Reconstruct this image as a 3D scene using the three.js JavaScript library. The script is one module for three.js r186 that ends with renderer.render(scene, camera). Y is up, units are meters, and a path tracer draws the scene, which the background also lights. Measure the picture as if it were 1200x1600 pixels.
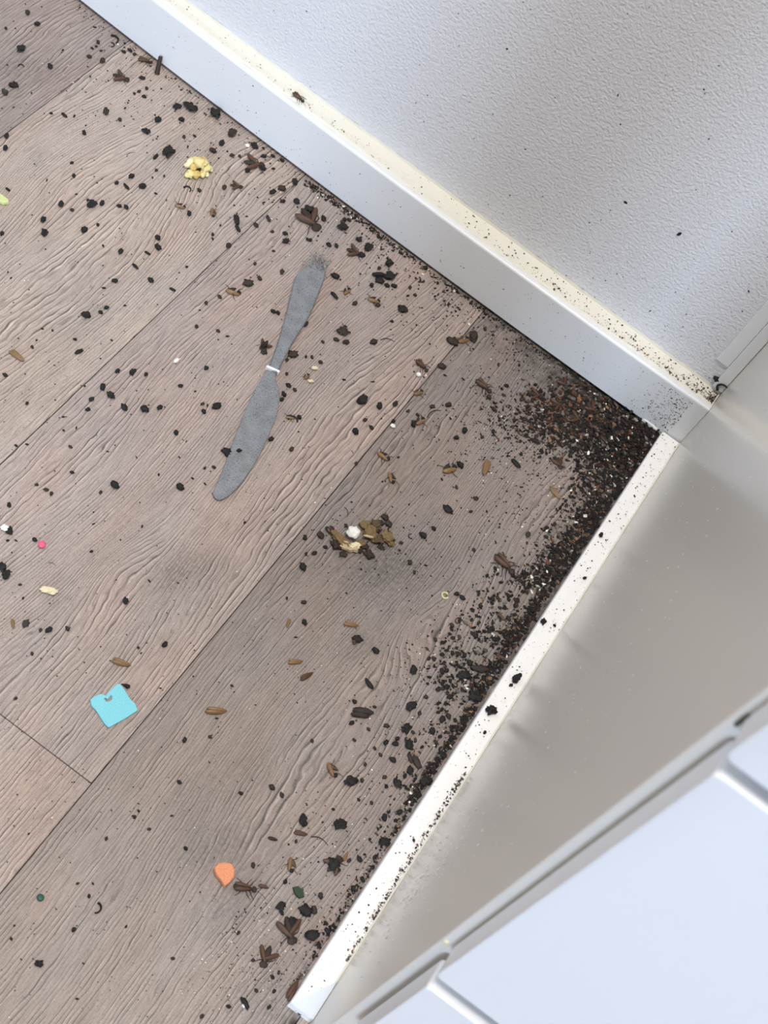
import * as THREE from 'three';
import { mergeGeometries, mergeVertices } from 'three/addons/utils/BufferGeometryUtils.js';
import { RoundedBoxGeometry } from 'three/addons/geometries/RoundedBoxGeometry.js';
import { RectAreaLightUniformsLib } from 'three/addons/lights/RectAreaLightUniformsLib.js';
import { MarchingCubes } from 'three/addons/objects/MarchingCubes.js';
import { createNoise2D, createNoise3D } from 'simplex-noise';

// ------------------------------------------------------------------ camera, sky, lights, exposure
const scene = new THREE.Scene();
scene.background = new THREE.Color(0.62, 0.78, 1.0);
const F = 2445;                                             // focal length in pixels of the 1200 x 1600 frame
const camera = new THREE.PerspectiveCamera(2 * Math.atan(800 / F) * 180 / Math.PI, 0.75, 0.02, 30);
const EYE = new THREE.Vector3(-0.08336, 0.8131, 0.81385);
const AX = new THREE.Vector3(0.80157, 0.33349, -0.49625), AY = new THREE.Vector3(-0.59672, 0.49833, -0.62897), AZ = new THREE.Vector3(0.03754, 0.80028, 0.59845);
camera.quaternion.setFromRotationMatrix(new THREE.Matrix4().makeBasis(AX, AY, AZ)).normalize();
camera.position.copy(EYE);
camera.focus = 1.0;
camera.userData.fStop = 18;
scene.add(camera);
RectAreaLightUniformsLib.init();
function areaLight(name, color, intensity, w, h, pos, target) {
  const l = new THREE.RectAreaLight(color, intensity, w, h);
  l.name = name; l.position.set(...pos); l.lookAt(...target); scene.add(l);
  return l;
}
const ROOM = { x0: -2.3, x1: 1.7, z0: -0.0165, z1: 4.8, h: 2.5 };
areaLight('front_window_daylight', new THREE.Color(0.62, 0.775, 1.0), 79, 0.5, 1.2, [0.3, 1.3, ROOM.z1 - 0.02], [0.3, 1.3, 0]);
areaLight('side_window_daylight', new THREE.Color(0.86, 0.93, 1.0), 1.0, 1.3, 1.2, [ROOM.x0 + 0.02, 1.5, 1.0], [0, 1.5, 1.0]);
areaLight('ceiling_lamp_light', new THREE.Color(1.0, 0.93, 0.86), 39, 0.58, 0.58, [-0.15, ROOM.h - 0.075, 0.75], [-0.15, 0, 0.75]);

const renderer = new THREE.WebGLRenderer({ antialias: true });
renderer.toneMapping = THREE.LinearToneMapping;
renderer.toneMappingExposure = 0.92;
renderer.shadowMap.enabled = true;

// ------------------------------------------------------------------ helpers
function rng(seed) { let s = seed >>> 0; return () => { s = (s + 0x6d2b79f5) | 0; let t = Math.imul(s ^ (s >>> 15), 1 | s); t = (t + Math.imul(t ^ (t >>> 7), 61 | t)) ^ t; return ((t ^ (t >>> 14)) >>> 0) / 4294967296; }; }
const rnd = rng(71);
const gauss = () => Math.sqrt(-2 * Math.log(1 - rnd() * 0.9999)) * Math.cos(6.28318 * rnd());
const n2 = createNoise2D(rng(5)), n3 = createNoise3D(rng(9));
const clamp = (v, a, b) => Math.min(b, Math.max(a, v)), mix = (a, b, t) => a + (b - a) * t;
const smooth = (a, b, v) => { const t = clamp((v - a) / (b - a), 0, 1); return t * t * (3 - 2 * t); };
const names = new Map();
function numbered(n) { const k = names.get(n) ?? 0; names.set(n, k + 1); return k ? n + '_' + String(k).padStart(3, '0') : n; }
function put(o, parent) { o.castShadow = o.receiveShadow = true; (parent ?? scene).add(o); return o; }
function part(name, geo, mat, parent) { const m = new THREE.Mesh(geo, mat); m.name = name; return put(m, parent); }
function thing(name, label, category, group) { const g = new THREE.Group(); g.name = numbered(name); g.userData = { label, category }; if (group) g.userData.group = group; scene.add(g); return g; }
function solo(name, geo, mat, label, category, group) { const m = new THREE.Mesh(geo, mat); m.name = numbered(name); m.userData = { label, category }; if (group) m.userData.group = group; return put(m); }
function structure(name) { const g = new THREE.Group(); g.name = name; g.userData.kind = 'structure'; scene.add(g); return g; }
// where the sight line through a pixel of the 1200 x 1600 frame meets a plane of the room (axis 'x', 'y' or 'z')
function at(px, py, axis = 'y', v = 0) {
  const d = AX.clone().multiplyScalar((px - 600) / F).addScaledVector(AY, -(py - 800) / F).addScaledVector(AZ, -1);
  return EYE.clone().addScaledVector(d, (v - EYE[axis]) / d[axis]);
}
const metresPerPixel = (p) => -p.clone().sub(EYE).dot(AZ) / F;
function turnAt(px, py, deg, y = 0) { const a = at(px, py, 'y', y), b = at(px + 20 * Math.cos(deg * Math.PI / 180), py + 20 * Math.sin(deg * Math.PI / 180), 'y', y); return -Math.atan2(b.z - a.z, b.x - a.x); }
const box = (x0, x1, y0, y1, z0, z1, r = 0, seg = 2) => (r ? new RoundedBoxGeometry(x1 - x0, y1 - y0, z1 - z0, seg, r) : new THREE.BoxGeometry(x1 - x0, y1 - y0, z1 - z0)).translate((x0 + x1) / 2, (y0 + y1) / 2, (z0 + z1) / 2);
function lump(seed, amp, freq, sx, sy, sz, detail = 3) {          // an uneven crumb of unit size that rests on y = 0
  let g = new THREE.IcosahedronGeometry(0.5, detail); g.deleteAttribute('uv'); g.deleteAttribute('normal'); g = mergeVertices(g, 1e-4);
  const p = g.attributes.position, v = new THREE.Vector3(); let lo = 9;
  for (let i = 0; i < p.count; i++) {
    v.fromBufferAttribute(p, i);
    const k = 1 + amp * n3(v.x * freq + seed * 7.3, v.y * freq + seed, v.z * freq - seed * 3.1) + amp * 0.5 * n3(v.x * freq * 2.3, v.y * freq * 2.3 + seed * 5, v.z * freq * 2.3);
    v.multiplyScalar(k); v.x *= sx; v.y *= sy; v.z *= sz; lo = Math.min(lo, v.y); p.setXYZ(i, v.x, v.y, v.z);
  }
  g.translate(0, -lo, 0); g.computeVertexNormals(); return g;
}
function tube(points, r, taper = 0.5, seg = 10, rad = 5) {
  const c = new THREE.CatmullRomCurve3(points.map((p) => new THREE.Vector3(...p))), g = new THREE.TubeGeometry(c, seg, r, rad), p = g.attributes.position, v = new THREE.Vector3();
  for (let i = 0; i <= seg; i++) { const m = c.getPointAt(i / seg), k = mix(1, taper, i / seg); for (let j = 0; j <= rad; j++) { const n = i * (rad + 1) + j; v.fromBufferAttribute(p, n).sub(m).multiplyScalar(k).add(m); p.setXYZ(n, v.x, v.y, v.z); } }
  g.deleteAttribute('uv'); g.computeVertexNormals(); return g;
}
const std = (o) => new THREE.MeshStandardMaterial(o), rgb = (r, g, b) => new THREE.Color().setRGB(r / 255, g / 255, b / 255, THREE.SRGBColorSpace);
function dataTexture(w, h, fill, srgb, rx = 1, ry = 1, wrap = THREE.RepeatWrapping) {
  const d = new Uint8Array(w * h * 4), px = [0, 0, 0];
  for (let y = 0, i = 0; y < h; y++) for (let x = 0; x < w; x++, i += 4) { fill((x + 0.5) / w, (y + 0.5) / h, px); d[i] = clamp(px[0], 0, 255); d[i + 1] = clamp(px[1], 0, 255); d[i + 2] = clamp(px[2], 0, 255); d[i + 3] = 255; }
  const t = new THREE.DataTexture(d, w, h); t.wrapS = t.wrapT = wrap; t.magFilter = THREE.LinearFilter; t.minFilter = THREE.LinearMipmapLinearFilter; t.generateMipmaps = true; if (srgb) t.colorSpace = THREE.SRGBColorSpace; t.repeat.set(rx, ry); t.needsUpdate = true; return t;
}
function metreUV(g, a, b, ku = 1, kv = 1, u0 = 0, v0 = 0) {
  const p = g.attributes.position, u = new Float32Array(p.count * 2), get = { x: (i) => p.getX(i), y: (i) => p.getY(i), z: (i) => p.getZ(i) };
  for (let i = 0; i < p.count; i++) { u[2 * i] = (get[a](i) - u0) * ku; u[2 * i + 1] = (get[b](i) - v0) * kv; }
  g.setAttribute('uv', new THREE.BufferAttribute(u, 2)); return g;
}

// ------------------------------------------------------------------ floor of laminate planks
const PW = 0.16489, SEAM = -0.15514, TL = 0.66;
// broad grain figures (x, z, half width, half length, strength); contour lines bend round them
const FIGURES = [
  [-0.079, 0.372, 0.026, 0.1, 6.5], [-0.1, 0.45, 0.03, 0.1, 3], [-0.062, 0.265, 0.012, 0.03, 5], [-0.03, 0.32, 0.03, 0.12, -3], [-0.05, 0.15, 0.03, 0.1, 6], [-0.115, 0.15, 0.02, 0.1, -4], [-0.1, 0.54, 0.03, 0.1, -3],
  [-0.2, 0.15, 0.026, 0.09, 8], [-0.225, 0.36, 0.014, 0.035, 6], [-0.275, 0.3, 0.03, 0.1, -5], [-0.185, 0.28, 0.016, 0.1, 4], [-0.29, 0.1, 0.02, 0.1, -4], [-0.24, 0.44, 0.02, 0.06, 4],
  [-0.37, 0.035, 0.024, 0.07, 9], [-0.44, 0.13, 0.03, 0.07, 9], [-0.47, 0.2, 0.02, 0.06, -6], [-0.35, 0.2, 0.02, 0.12, -4], [-0.4, 0.25, 0.02, 0.1, 4], [-0.46, 0.04, 0.02, 0.08, -5],
  [-0.55, 0.05, 0.03, 0.1, 7], [-0.25, 0.58, 0.03, 0.1, 6],
];
const TONES = { a: [0.85, 0.845, 0.84, 0], b: [0.975, 0.96, 0.955, 31], c: [1.03, 1.02, 1.0, 57], d: [0.9, 0.885, 0.88, 83], e: [1.0, 0.975, 0.96, 12] };  // tint per plank; the lower-left planks are lightened to paint in a sunlit look
function grain(x, z, s, out) {
  const wx = x + 0.0025 * n2(x * 9 + s, z * 3.5) + 0.0009 * n2(x * 40, z * 14 + s) + 0.0004 * n2(x * 150, z * 60 + s);
  let q = wx * 420 + 1.6 * n2(x * 8 + s * 2, z * 1.6);
  for (const f of FIGURES) { const dx = (x - f[0]) / f[2], dz = (z - f[1]) / f[3], e = dx * dx + dz * dz; if (e < 9) q += 0.8 * f[4] * Math.exp(-e); }
  const fr = q - Math.floor(q), cell = Math.floor(q);
  const strength = clamp(0.55 + 0.6 * n2(cell * 1.7 + s, z * 7) + 0.35 * n2(x * 60, z * 24 + s), 0, 1.1);
  const line = Math.exp(-Math.pow((fr - 0.5) / 0.12, 2)) * strength;
  const f2 = q * 2.3 + 1.2 * n2(x * 130, z * 9), g2 = f2 - Math.floor(f2);
  const fine = Math.exp(-Math.pow((g2 - 0.5) / 0.2, 2)) * clamp(0.35 + 0.8 * n2(Math.floor(f2) * 2.1, z * 30 + s), 0, 1);
  out.line = line; out.fine = fine; out.light = Math.exp(-Math.pow((fr - 0.72) / 0.12, 2)) * strength;
  out.broad = 0.5 * n2(x * 14 + s, z * 4) + 0.35 * n2(x * 38 + s, z * 14) + 0.25 * n2(x * 5, z * 3 + s);
  out.speck = 0.6 * n2(x * 900, z * 620 + s) + 0.8 * n2(q * 4.1, z * 55 + s * 3) + 0.5 * n2(q * 9, z * 130);
}
// grime trodden and swept into the corner: a stain with its own outline
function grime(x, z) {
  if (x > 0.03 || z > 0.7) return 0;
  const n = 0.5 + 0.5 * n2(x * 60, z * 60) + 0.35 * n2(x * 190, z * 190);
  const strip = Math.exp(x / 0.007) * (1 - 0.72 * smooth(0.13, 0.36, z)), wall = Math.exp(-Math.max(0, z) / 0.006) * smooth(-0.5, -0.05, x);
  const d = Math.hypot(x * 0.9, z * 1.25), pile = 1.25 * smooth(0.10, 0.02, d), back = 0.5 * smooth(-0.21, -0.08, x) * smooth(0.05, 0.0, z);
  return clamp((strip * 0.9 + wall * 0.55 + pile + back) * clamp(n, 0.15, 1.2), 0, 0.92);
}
// dull smears of dried dirt: pixel in the photograph, length and width in metres, turn, strength
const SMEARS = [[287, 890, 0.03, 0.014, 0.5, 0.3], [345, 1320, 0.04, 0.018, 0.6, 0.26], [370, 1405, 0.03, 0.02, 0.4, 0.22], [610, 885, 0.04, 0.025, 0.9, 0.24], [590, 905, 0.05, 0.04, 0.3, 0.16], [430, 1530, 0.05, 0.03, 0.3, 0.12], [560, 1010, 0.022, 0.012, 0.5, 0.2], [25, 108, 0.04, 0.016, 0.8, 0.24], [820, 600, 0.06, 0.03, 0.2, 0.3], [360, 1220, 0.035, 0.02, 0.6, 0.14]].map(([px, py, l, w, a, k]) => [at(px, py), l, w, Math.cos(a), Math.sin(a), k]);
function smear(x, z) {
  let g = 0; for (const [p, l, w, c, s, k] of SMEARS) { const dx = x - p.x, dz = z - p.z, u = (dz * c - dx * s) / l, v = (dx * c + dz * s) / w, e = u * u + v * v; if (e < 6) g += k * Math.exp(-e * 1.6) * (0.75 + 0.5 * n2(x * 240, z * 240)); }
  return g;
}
function plankMaterial(key, x0) {
  const [mr, mg, mb, s] = TONES[key], o = {};
  const bump = new Uint8Array(512 * 2048 * 4);
  let i = 0;
  const map = dataTexture(512, 2048, (u, v, px) => {
    const x = x0 + u * PW, z = v * TL - 0.02;
    grain(x, z, s, o);
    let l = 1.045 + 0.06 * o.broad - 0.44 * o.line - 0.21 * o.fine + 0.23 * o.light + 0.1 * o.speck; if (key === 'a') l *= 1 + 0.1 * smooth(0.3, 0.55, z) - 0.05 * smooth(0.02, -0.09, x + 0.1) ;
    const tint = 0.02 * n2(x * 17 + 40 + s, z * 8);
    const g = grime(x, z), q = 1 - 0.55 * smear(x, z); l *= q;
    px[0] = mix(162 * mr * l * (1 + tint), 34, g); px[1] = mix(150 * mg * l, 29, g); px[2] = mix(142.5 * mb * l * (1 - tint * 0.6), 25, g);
    const h = clamp(150 - 95 * o.line - 40 * o.fine + 40 * o.light + 8 * o.speck, 0, 255); bump[i] = bump[i + 1] = bump[i + 2] = h; bump[i + 3] = 255; i += 4;
  }, true, 1, 1, THREE.MirroredRepeatWrapping);
  const bt = new THREE.DataTexture(bump, 512, 2048); bt.wrapS = bt.wrapT = THREE.MirroredRepeatWrapping; bt.magFilter = THREE.LinearFilter; bt.needsUpdate = true;
  return std({ map, bumpMap: bt, bumpScale: 0.00011, roughness: 0.52, metalness: 0 });
}
const xa = SEAM, xb = SEAM - PW, xc = SEAM - 2 * PW, xd = SEAM - 3 * PW;
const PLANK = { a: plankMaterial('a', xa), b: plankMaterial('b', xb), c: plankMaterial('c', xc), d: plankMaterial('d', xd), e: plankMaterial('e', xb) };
const floor = structure('floor');
part('subfloor', box(ROOM.x0 - 0.1, ROOM.x1 + 0.1, -0.06, -0.0085, ROOM.z0 - 0.1, ROOM.z1 + 0.1), std({ color: rgb(58, 50, 46), roughness: 0.9 }), floor);
function plank(x0, z0, z1, mat) {
  const g = 0.00021, geo = box(x0 + g, x0 + PW - g, -0.0085, 0, z0 + g, z1 - g, 0.0004, 1);
  part('plank', metreUV(geo, 'x', 'z', 1 / PW, 1 / TL, x0, -0.02), mat, floor);
}
const Zw = ROOM.z0 + 0.004;
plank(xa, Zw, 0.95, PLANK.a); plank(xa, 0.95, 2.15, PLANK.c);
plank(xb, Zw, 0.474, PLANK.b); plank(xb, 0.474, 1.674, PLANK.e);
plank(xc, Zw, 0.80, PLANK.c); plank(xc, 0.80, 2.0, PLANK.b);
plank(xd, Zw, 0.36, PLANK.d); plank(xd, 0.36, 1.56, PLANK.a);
for (let k = -9; k <= 16; k++) {                                   // the rest of the room
  if (k >= 0 && k <= 3) continue;
  const x0 = SEAM - k * PW, m = Object.values(PLANK); if (x0 < ROOM.x0 - 0.05 || x0 + PW > ROOM.x1 + 0.1) continue;
  for (let z = Zw - ((k * 0.37 + 9) % 1.2), j = 0; z < ROOM.z1; z += 1.2, j++) plank(x0, Math.max(Zw, z), Math.min(ROOM.z1, z + 1.2), m[(((k * 3 + j * 2) % 5) + 5) % 5]);
}
plank(xa, 2.15, ROOM.z1, PLANK.b); plank(xb, 1.674, ROOM.z1, PLANK.a); plank(xc, 2.0, ROOM.z1, PLANK.d); plank(xd, 1.56, ROOM.z1, PLANK.c);

// ------------------------------------------------------------------ walls, ceiling, windows
const peel = dataTexture(1536, 1536, (u, v, px) => {               // rolled paint, mirrored every 0.6 m
  const h = 128 + 56 * n2(u * 150, v * 150) + 44 * n2(u * 270 + 9, v * 270) + 20 * n2(u * 420, v * 420 + 5); px[0] = px[1] = px[2] = h;
}, false, 1, 1, THREE.MirroredRepeatWrapping);
const paint = std({ color: rgb(218, 219, 222), roughness: 0.6, bumpMap: peel, bumpScale: 0.0006 });
const plain = std({ color: rgb(198, 194, 188), roughness: 0.8 });
const wallBack = structure('wall_back');
part('plaster', metreUV(box(ROOM.x0 - 0.1, ROOM.x1 + 0.1, -0.05, ROOM.h, ROOM.z0 - 0.1, ROOM.z0), 'x', 'y', 1 / 0.6, 1 / 0.6), paint, wallBack);
function windowWall(name, win, axis, hole, mk) {
  const w = structure(name), [a0, a1, y0, y1] = hole, lo = axis === 'x' ? ROOM.x0 - 0.1 : ROOM.z0, hi = axis === 'x' ? ROOM.x1 + 0.1 : ROOM.z1 + 0.1;
  part('plaster', mergeGeometries([mk(lo, a0, -0.05, ROOM.h), mk(a1, hi, -0.05, ROOM.h), mk(a0, a1, -0.05, y0), mk(a0, a1, y1, ROOM.h)]), plain, w);
  const f = structure(win), fm = std({ color: rgb(236, 236, 234), roughness: 0.4 }), t = 0.05;
  for (const r of [[a0, a0 + t, y0, y1], [a1 - t, a1, y0, y1], [a0 + t, a1 - t, y0, y0 + t], [a0 + t, a1 - t, y1 - t, y1], [(a0 + a1) / 2 - 0.03, (a0 + a1) / 2 + 0.03, y0 + t, y1 - t]]) part('window_frame', mk(r[0], r[1], r[2], r[3], 0.04), fm, f);
  part('pane', mk(a0 + t, a1 - t, y0 + t, y1 - t, 0.006), new THREE.MeshPhysicalMaterial({ color: 0xffffff, transmission: 1, thickness: 0, roughness: 0.02 }), f);
}
windowWall('wall_front', 'window_1', 'x', [0.0, 0.6, 0.66, 1.94], (a0, a1, y0, y1, th = 0.1) => box(a0, a1, y0, y1, ROOM.z1 + 0.05 - th / 2, ROOM.z1 + 0.05 + th / 2));
windowWall('wall_left', 'window_2', 'z', [0.32, 1.68, 0.86, 2.14], (a0, a1, y0, y1, th = 0.1) => box(ROOM.x0 - 0.05 - th / 2, ROOM.x0 - 0.05 + th / 2, y0, y1, a0, a1));
part('plaster', box(ROOM.x1, ROOM.x1 + 0.1, -0.05, ROOM.h, ROOM.z0, ROOM.z1 + 0.1), plain, structure('wall_right'));
part('plaster', box(ROOM.x0 - 0.1, ROOM.x1 + 0.1, ROOM.h, ROOM.h + 0.1, ROOM.z0 - 0.1, ROOM.z1 + 0.1), plain, structure('ceiling'));
const lamp = thing('ceiling_light', 'square white ceiling light panel above the kitchen corner', 'ceiling light');
lamp.position.set(-0.15, ROOM.h - 0.055, 0.75);
part('frame', mergeGeometries([box(-0.32, 0.32, 0, 0.055, -0.32, -0.3), box(-0.32, 0.32, 0, 0.055, 0.3, 0.32), box(-0.32, -0.3, 0, 0.055, -0.3, 0.3), box(0.3, 0.32, 0, 0.055, -0.3, 0.3)]), std({ color: rgb(235, 235, 235), roughness: 0.5 }), lamp);
part('diffuser', box(-0.3, 0.3, 0, 0.012, -0.3, 0.3), std({ color: rgb(240, 238, 232), roughness: 0.7, emissive: new THREE.Color(1, 0.92, 0.82), emissiveIntensity: 2 }), lamp);

// baseboard along the back wall: the board bows slightly into the room
const bow = (x) => 0.0037 - 0.062 * (x < -0.62 ? 0.1764 + (-0.62 - x) * 0.05 : (x + 0.2) ** 2);
function along(profile, x0, x1, n, wob = 0) {                        // closed profile [z, y] swept along x, z offset by the bow
  const pos = [], idx = [], m = profile.length;
  for (let i = 0; i <= n; i++) { const x = mix(x0, x1, i / n); profile.forEach(([z, y, fixed], j) => pos.push(x, y + (wob ? wob * n2(x * 70 + j * 9, j) : 0), z + (fixed ? 0 : bow(x)) + (wob ? wob * n2(x * 90, j * 5 + 2) : 0))); }
  for (let i = 0; i < n; i++) for (let j = 0; j < m; j++) { const a = i * m + j, b = i * m + (j + 1) % m; idx.push(a, b, a + m, b, b + m, a + m); }
  for (let j = 1; j < m - 1; j++) { idx.push(0, j + 1, j); const e = n * m; idx.push(e, e + j, e + j + 1); }
  let g = new THREE.BufferGeometry(); g.setAttribute('position', new THREE.Float32BufferAttribute(pos, 3)); g.setIndex(idx); g = g.toNonIndexed(); g.computeVertexNormals(); return g;
}
const gloss = std({ color: rgb(228, 230, 232), roughness: 0.38 });
const baseboard = structure('baseboard_back');
const rTop = []; for (let k = 0; k <= 4; k++) { const a = (k / 4) * Math.PI / 2; rTop.push([-0.002 + 0.002 * Math.cos(a), 0.0465 + 0.002 * Math.sin(a)]); }
part('board', along([[-0.014, 0.0026], [-0.0006, 0.0026], [0, 0.0032], ...rTop, [-0.0165, 0.0485, 1], [-0.0165, 0.0026, 1]], ROOM.x0, 0.0156, 160), gloss, baseboard);
part('sealant_bead', along([[-0.0042, 0.0485], [-0.0058, 0.0496], [-0.011, 0.0499], [-0.0158, 0.0512, 1], [-0.0164, 0.0535, 1], [-0.0164, 0.0485, 1]], ROOM.x0, 0.0155, 420, 0.0003), std({ color: rgb(224, 221, 208), roughness: 0.75 }), baseboard);
part('sealant_drip', lump(3, 0.3, 2, 0.016, 0.004, 0.0022).translate(-0.0085, 0.0006, bow(-0.008) + 0.0004), gloss, baseboard).userData.label = 'white lump of hardened sealant';

// ------------------------------------------------------------------ kitchen cabinet on the right
const PX = 0.0158;
const lacquer = new THREE.MeshPhysicalMaterial({ color: rgb(220, 215, 206), roughness: 0.24, specularIntensity: 0.85 });
const frontPaint = std({ color: rgb(232, 232, 233), roughness: 0.3 });
const cab = thing('base_cabinet', 'white lacquered kitchen base cabinet with three stacked drawers beside the dirty corner', 'cabinet');
const CZ = 0.529, CT = 0.72;
part('side_panel', box(PX, PX + 0.018, 0.0, CT, ROOM.z0 + 0.0005, CZ, 0.0012, 3), lacquer, cab);
part('side_panel', box(0.56, 0.578, 0.0, CT, ROOM.z0 + 0.0005, CZ, 0.0008, 1), lacquer, cab);
part('top_board', box(PX, 0.578, CT, CT + 0.018, ROOM.z0 + 0.0005, CZ, 0.0008, 1), lacquer, cab);
part('bottom_board', box(PX + 0.018, 0.56, 0.085, 0.103, ROOM.z0 + 0.0005, CZ - 0.002), lacquer, cab);
part('back_board', box(PX + 0.018, 0.56, 0.103, CT, ROOM.z0 + 0.0005, 0.0), lacquer, cab);
part('plinth', box(PX + 0.018, 0.56, 0.0, 0.085, CZ - 0.06, CZ - 0.045), lacquer, cab);
function drawerFront(y0, y1, x0, zb) {
  const s = new THREE.Shape(), r = 0.0035, x1 = 0.574;
  s.moveTo(x0 + r, y0); s.lineTo(x1 - r, y0); s.quadraticCurveTo(x1, y0, x1, y0 + r); s.lineTo(x1, y1 - r); s.quadraticCurveTo(x1, y1, x1 - r, y1); s.lineTo(x0 + r, y1); s.quadraticCurveTo(x0, y1, x0, y1 - r); s.lineTo(x0, y0 + r); s.quadraticCurveTo(x0, y0, x0 + r, y0);
  const g = new THREE.ExtrudeGeometry(s, { depth: 0.0128, bevelEnabled: true, bevelThickness: 0.0009, bevelSize: 0.0009, bevelOffset: -0.0009, bevelSegments: 3, curveSegments: 5 });
  const d = part('drawer', g.translate(0, 0, zb), frontPaint, cab);
  part('drawer_box', box(PX + 0.03, 0.548, y0 + 0.02, y1 - 0.03, 0.06, zb - 0.002), lacquer, d);
}
drawerFront(0.104, 0.2168, 0.0212, 0.5335); drawerFront(0.2241, 0.448, 0.0208, 0.5312); drawerFront(0.4545, 0.70, 0.0188, 0.5302);
part('bumper_pad', new THREE.CylinderGeometry(0.0012, 0.0014, 0.0014, 16).rotateX(Math.PI / 2).translate(0.0178, 0.2225, 0.5297), std({ color: rgb(214, 208, 176), roughness: 0.5 }), cab).userData.label = 'yellowed bumper pad';
part('bumper_pad', new RoundedBoxGeometry(0.0014, 0.008, 0.001, 2, 0.0004).translate(0.0186, 0.4555, 0.5295), std({ color: rgb(70, 66, 62), roughness: 0.5 }), cab).userData.label = 'dark bumper pad';

// filler strip in the corner between wall and cabinet; it stops short of the baseboard
const filler = structure('trim_1');
part('batten', box(0.0073, PX - 0.0002, 0.0545, CT, ROOM.z0 + 0.0002, -0.0135, 0.0008, 2), gloss, filler);
part('filler_strip', box(-0.0028, 0.0072, 0.0755, CT, ROOM.z0 + 0.0002, -0.0148, 0.0007, 2), gloss, filler);

// white strip on the floor along the foot of the cabinet
const strip = structure('trim_2');
const stripPaint = std({ color: rgb(253, 252, 250), roughness: 0.5 });
{
  const y = 0.0062, z0 = 0.0022, z1 = 0.507, sh = new THREE.Shape([[0.0006, 0], [PX - 0.0002, 0], [PX - 0.0002, y], [0.0022, y], [0.0011, y - 0.0006], [0.0006, y - 0.002]].map((p) => new THREE.Vector2(...p)));
  part('edge_strip', new THREE.ExtrudeGeometry(sh, { depth: z1 - z0, bevelEnabled: false, steps: 60 }).translate(0, 0, z0), stripPaint, strip);
  const c = [[0.0012, 0.5069], [PX - 0.0004, 0.5069], [PX - 0.0004, 0.482]], tri = new THREE.Shape(c.map(([x, z]) => new THREE.Vector2(x, -z)));
  part('end_cap', new THREE.ExtrudeGeometry(tri, { depth: 0.0007, bevelEnabled: false }).rotateX(-Math.PI / 2).translate(0, y, 0), std({ color: rgb(226, 234, 242), roughness: 0.25 }), strip);
  const pts = []; for (let k = 0; k <= 40; k++) { const z = mix(0.003, 0.483, k / 40); pts.push([PX - 0.0006 + 0.0002 * n2(z * 40, 3), y + 0.0006 + 0.0003 * n2(z * 60, 9), z]); }
  part('sealant_bead', tube(pts, 0.0008, 1, 160, 6), std({ color: rgb(236, 233, 222), roughness: 0.8 }), strip);
}

// ------------------------------------------------------------------ table knife
const M = {};                                                        // materials of the litter, by tone
for (const [k, r, g, b, ro] of [['black', 22, 19, 17, 0.75], ['dark', 46, 35, 28, 0.7], ['brown', 82, 56, 38, 0.55], ['tan', 122, 93, 62, 0.5], ['red', 78, 45, 30, 0.5], ['grey', 104, 100, 96, 0.9], ['cream', 226, 214, 178, 0.7], ['white', 238, 236, 228, 0.7], ['shell', 128, 99, 64, 0.4], ['ash', 62, 57, 52, 0.95]])
  M[k] = std({ color: rgb(r, g, b), roughness: ro });
const TIP = at(336, 779), END = at(503, 413);
{
  const dusty = dataTexture(512, 512, (u, v, px) => {
    const a = n2(u * 140, v * 140), b = n2(u * 75 + 3, v * 75), c = n2(u * 9, v * 9), l = 134 + 8 * c + (a > 0.5 ? 80 * (a - 0.3) : 0) - (b > 0.55 ? 110 * (b - 0.45) : 0) + 10 * n2(u * 300, v * 300);
    px[0] = l - 3; px[1] = l + 1; px[2] = l + 4;
  }, true);
  const steel = std({ map: dusty, roughness: 0.55, metalness: 0.35 }), bright = std({ color: rgb(250, 250, 250), roughness: 0.22, metalness: 0.3 });
  const knife = thing('table_knife', 'dusty grey stainless steel table knife lying on the wooden floor', 'knife');
  const outline = (rows, y) => { const s = new THREE.Shape(), p = rows.map(([x, yy]) => at(x, yy, 'y', y)).map((q) => new THREE.Vector2(q.x, -q.z)); s.moveTo(p[0].x, p[0].y); s.splineThru(p.slice(1)); s.closePath(); return s; };
  const solid = (rows, y, h, bev) => metreUV(new THREE.ExtrudeGeometry(outline(rows, y + h), { depth: h - 2 * bev, bevelEnabled: true, bevelThickness: bev, bevelSize: bev, bevelOffset: -bev, bevelSegments: 3, curveSegments: 40 }).rotateX(-Math.PI / 2).translate(0, y + bev, 0), 'x', 'z', 9, 9);
  part('blade', solid([[417, 577], [410, 590], [400, 606], [387, 633], [376, 660], [362, 696], [349, 731], [337, 760], [333, 771], [340, 780], [352, 778], [370, 763], [387, 741], [405, 713], [421, 678], [432, 650], [437, 626], [436, 610], [431, 592], [432, 583]], 0.0006, 0.0016, 0.0006), steel, knife);
  part('handle', solid([[434, 582], [445, 560], [460, 532], [484, 493], [499, 457], [509, 430], [506, 418], [495, 411], [481, 413], [471, 420], [462, 432], [455, 459], [447, 492], [436, 530], [420, 574]], 0.0003, 0.0042, 0.0016), steel, knife);
  const c = at(425.5, 579, 'y', 0.002), w = turnAt(417, 576, 24);
  part('collar', new RoundedBoxGeometry(0.0098, 0.0046, 0.0022, 3, 0.001).rotateY(w).translate(c.x, 0.0024, c.z), bright, knife).userData.label = 'bright polished collar';
}

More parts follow.
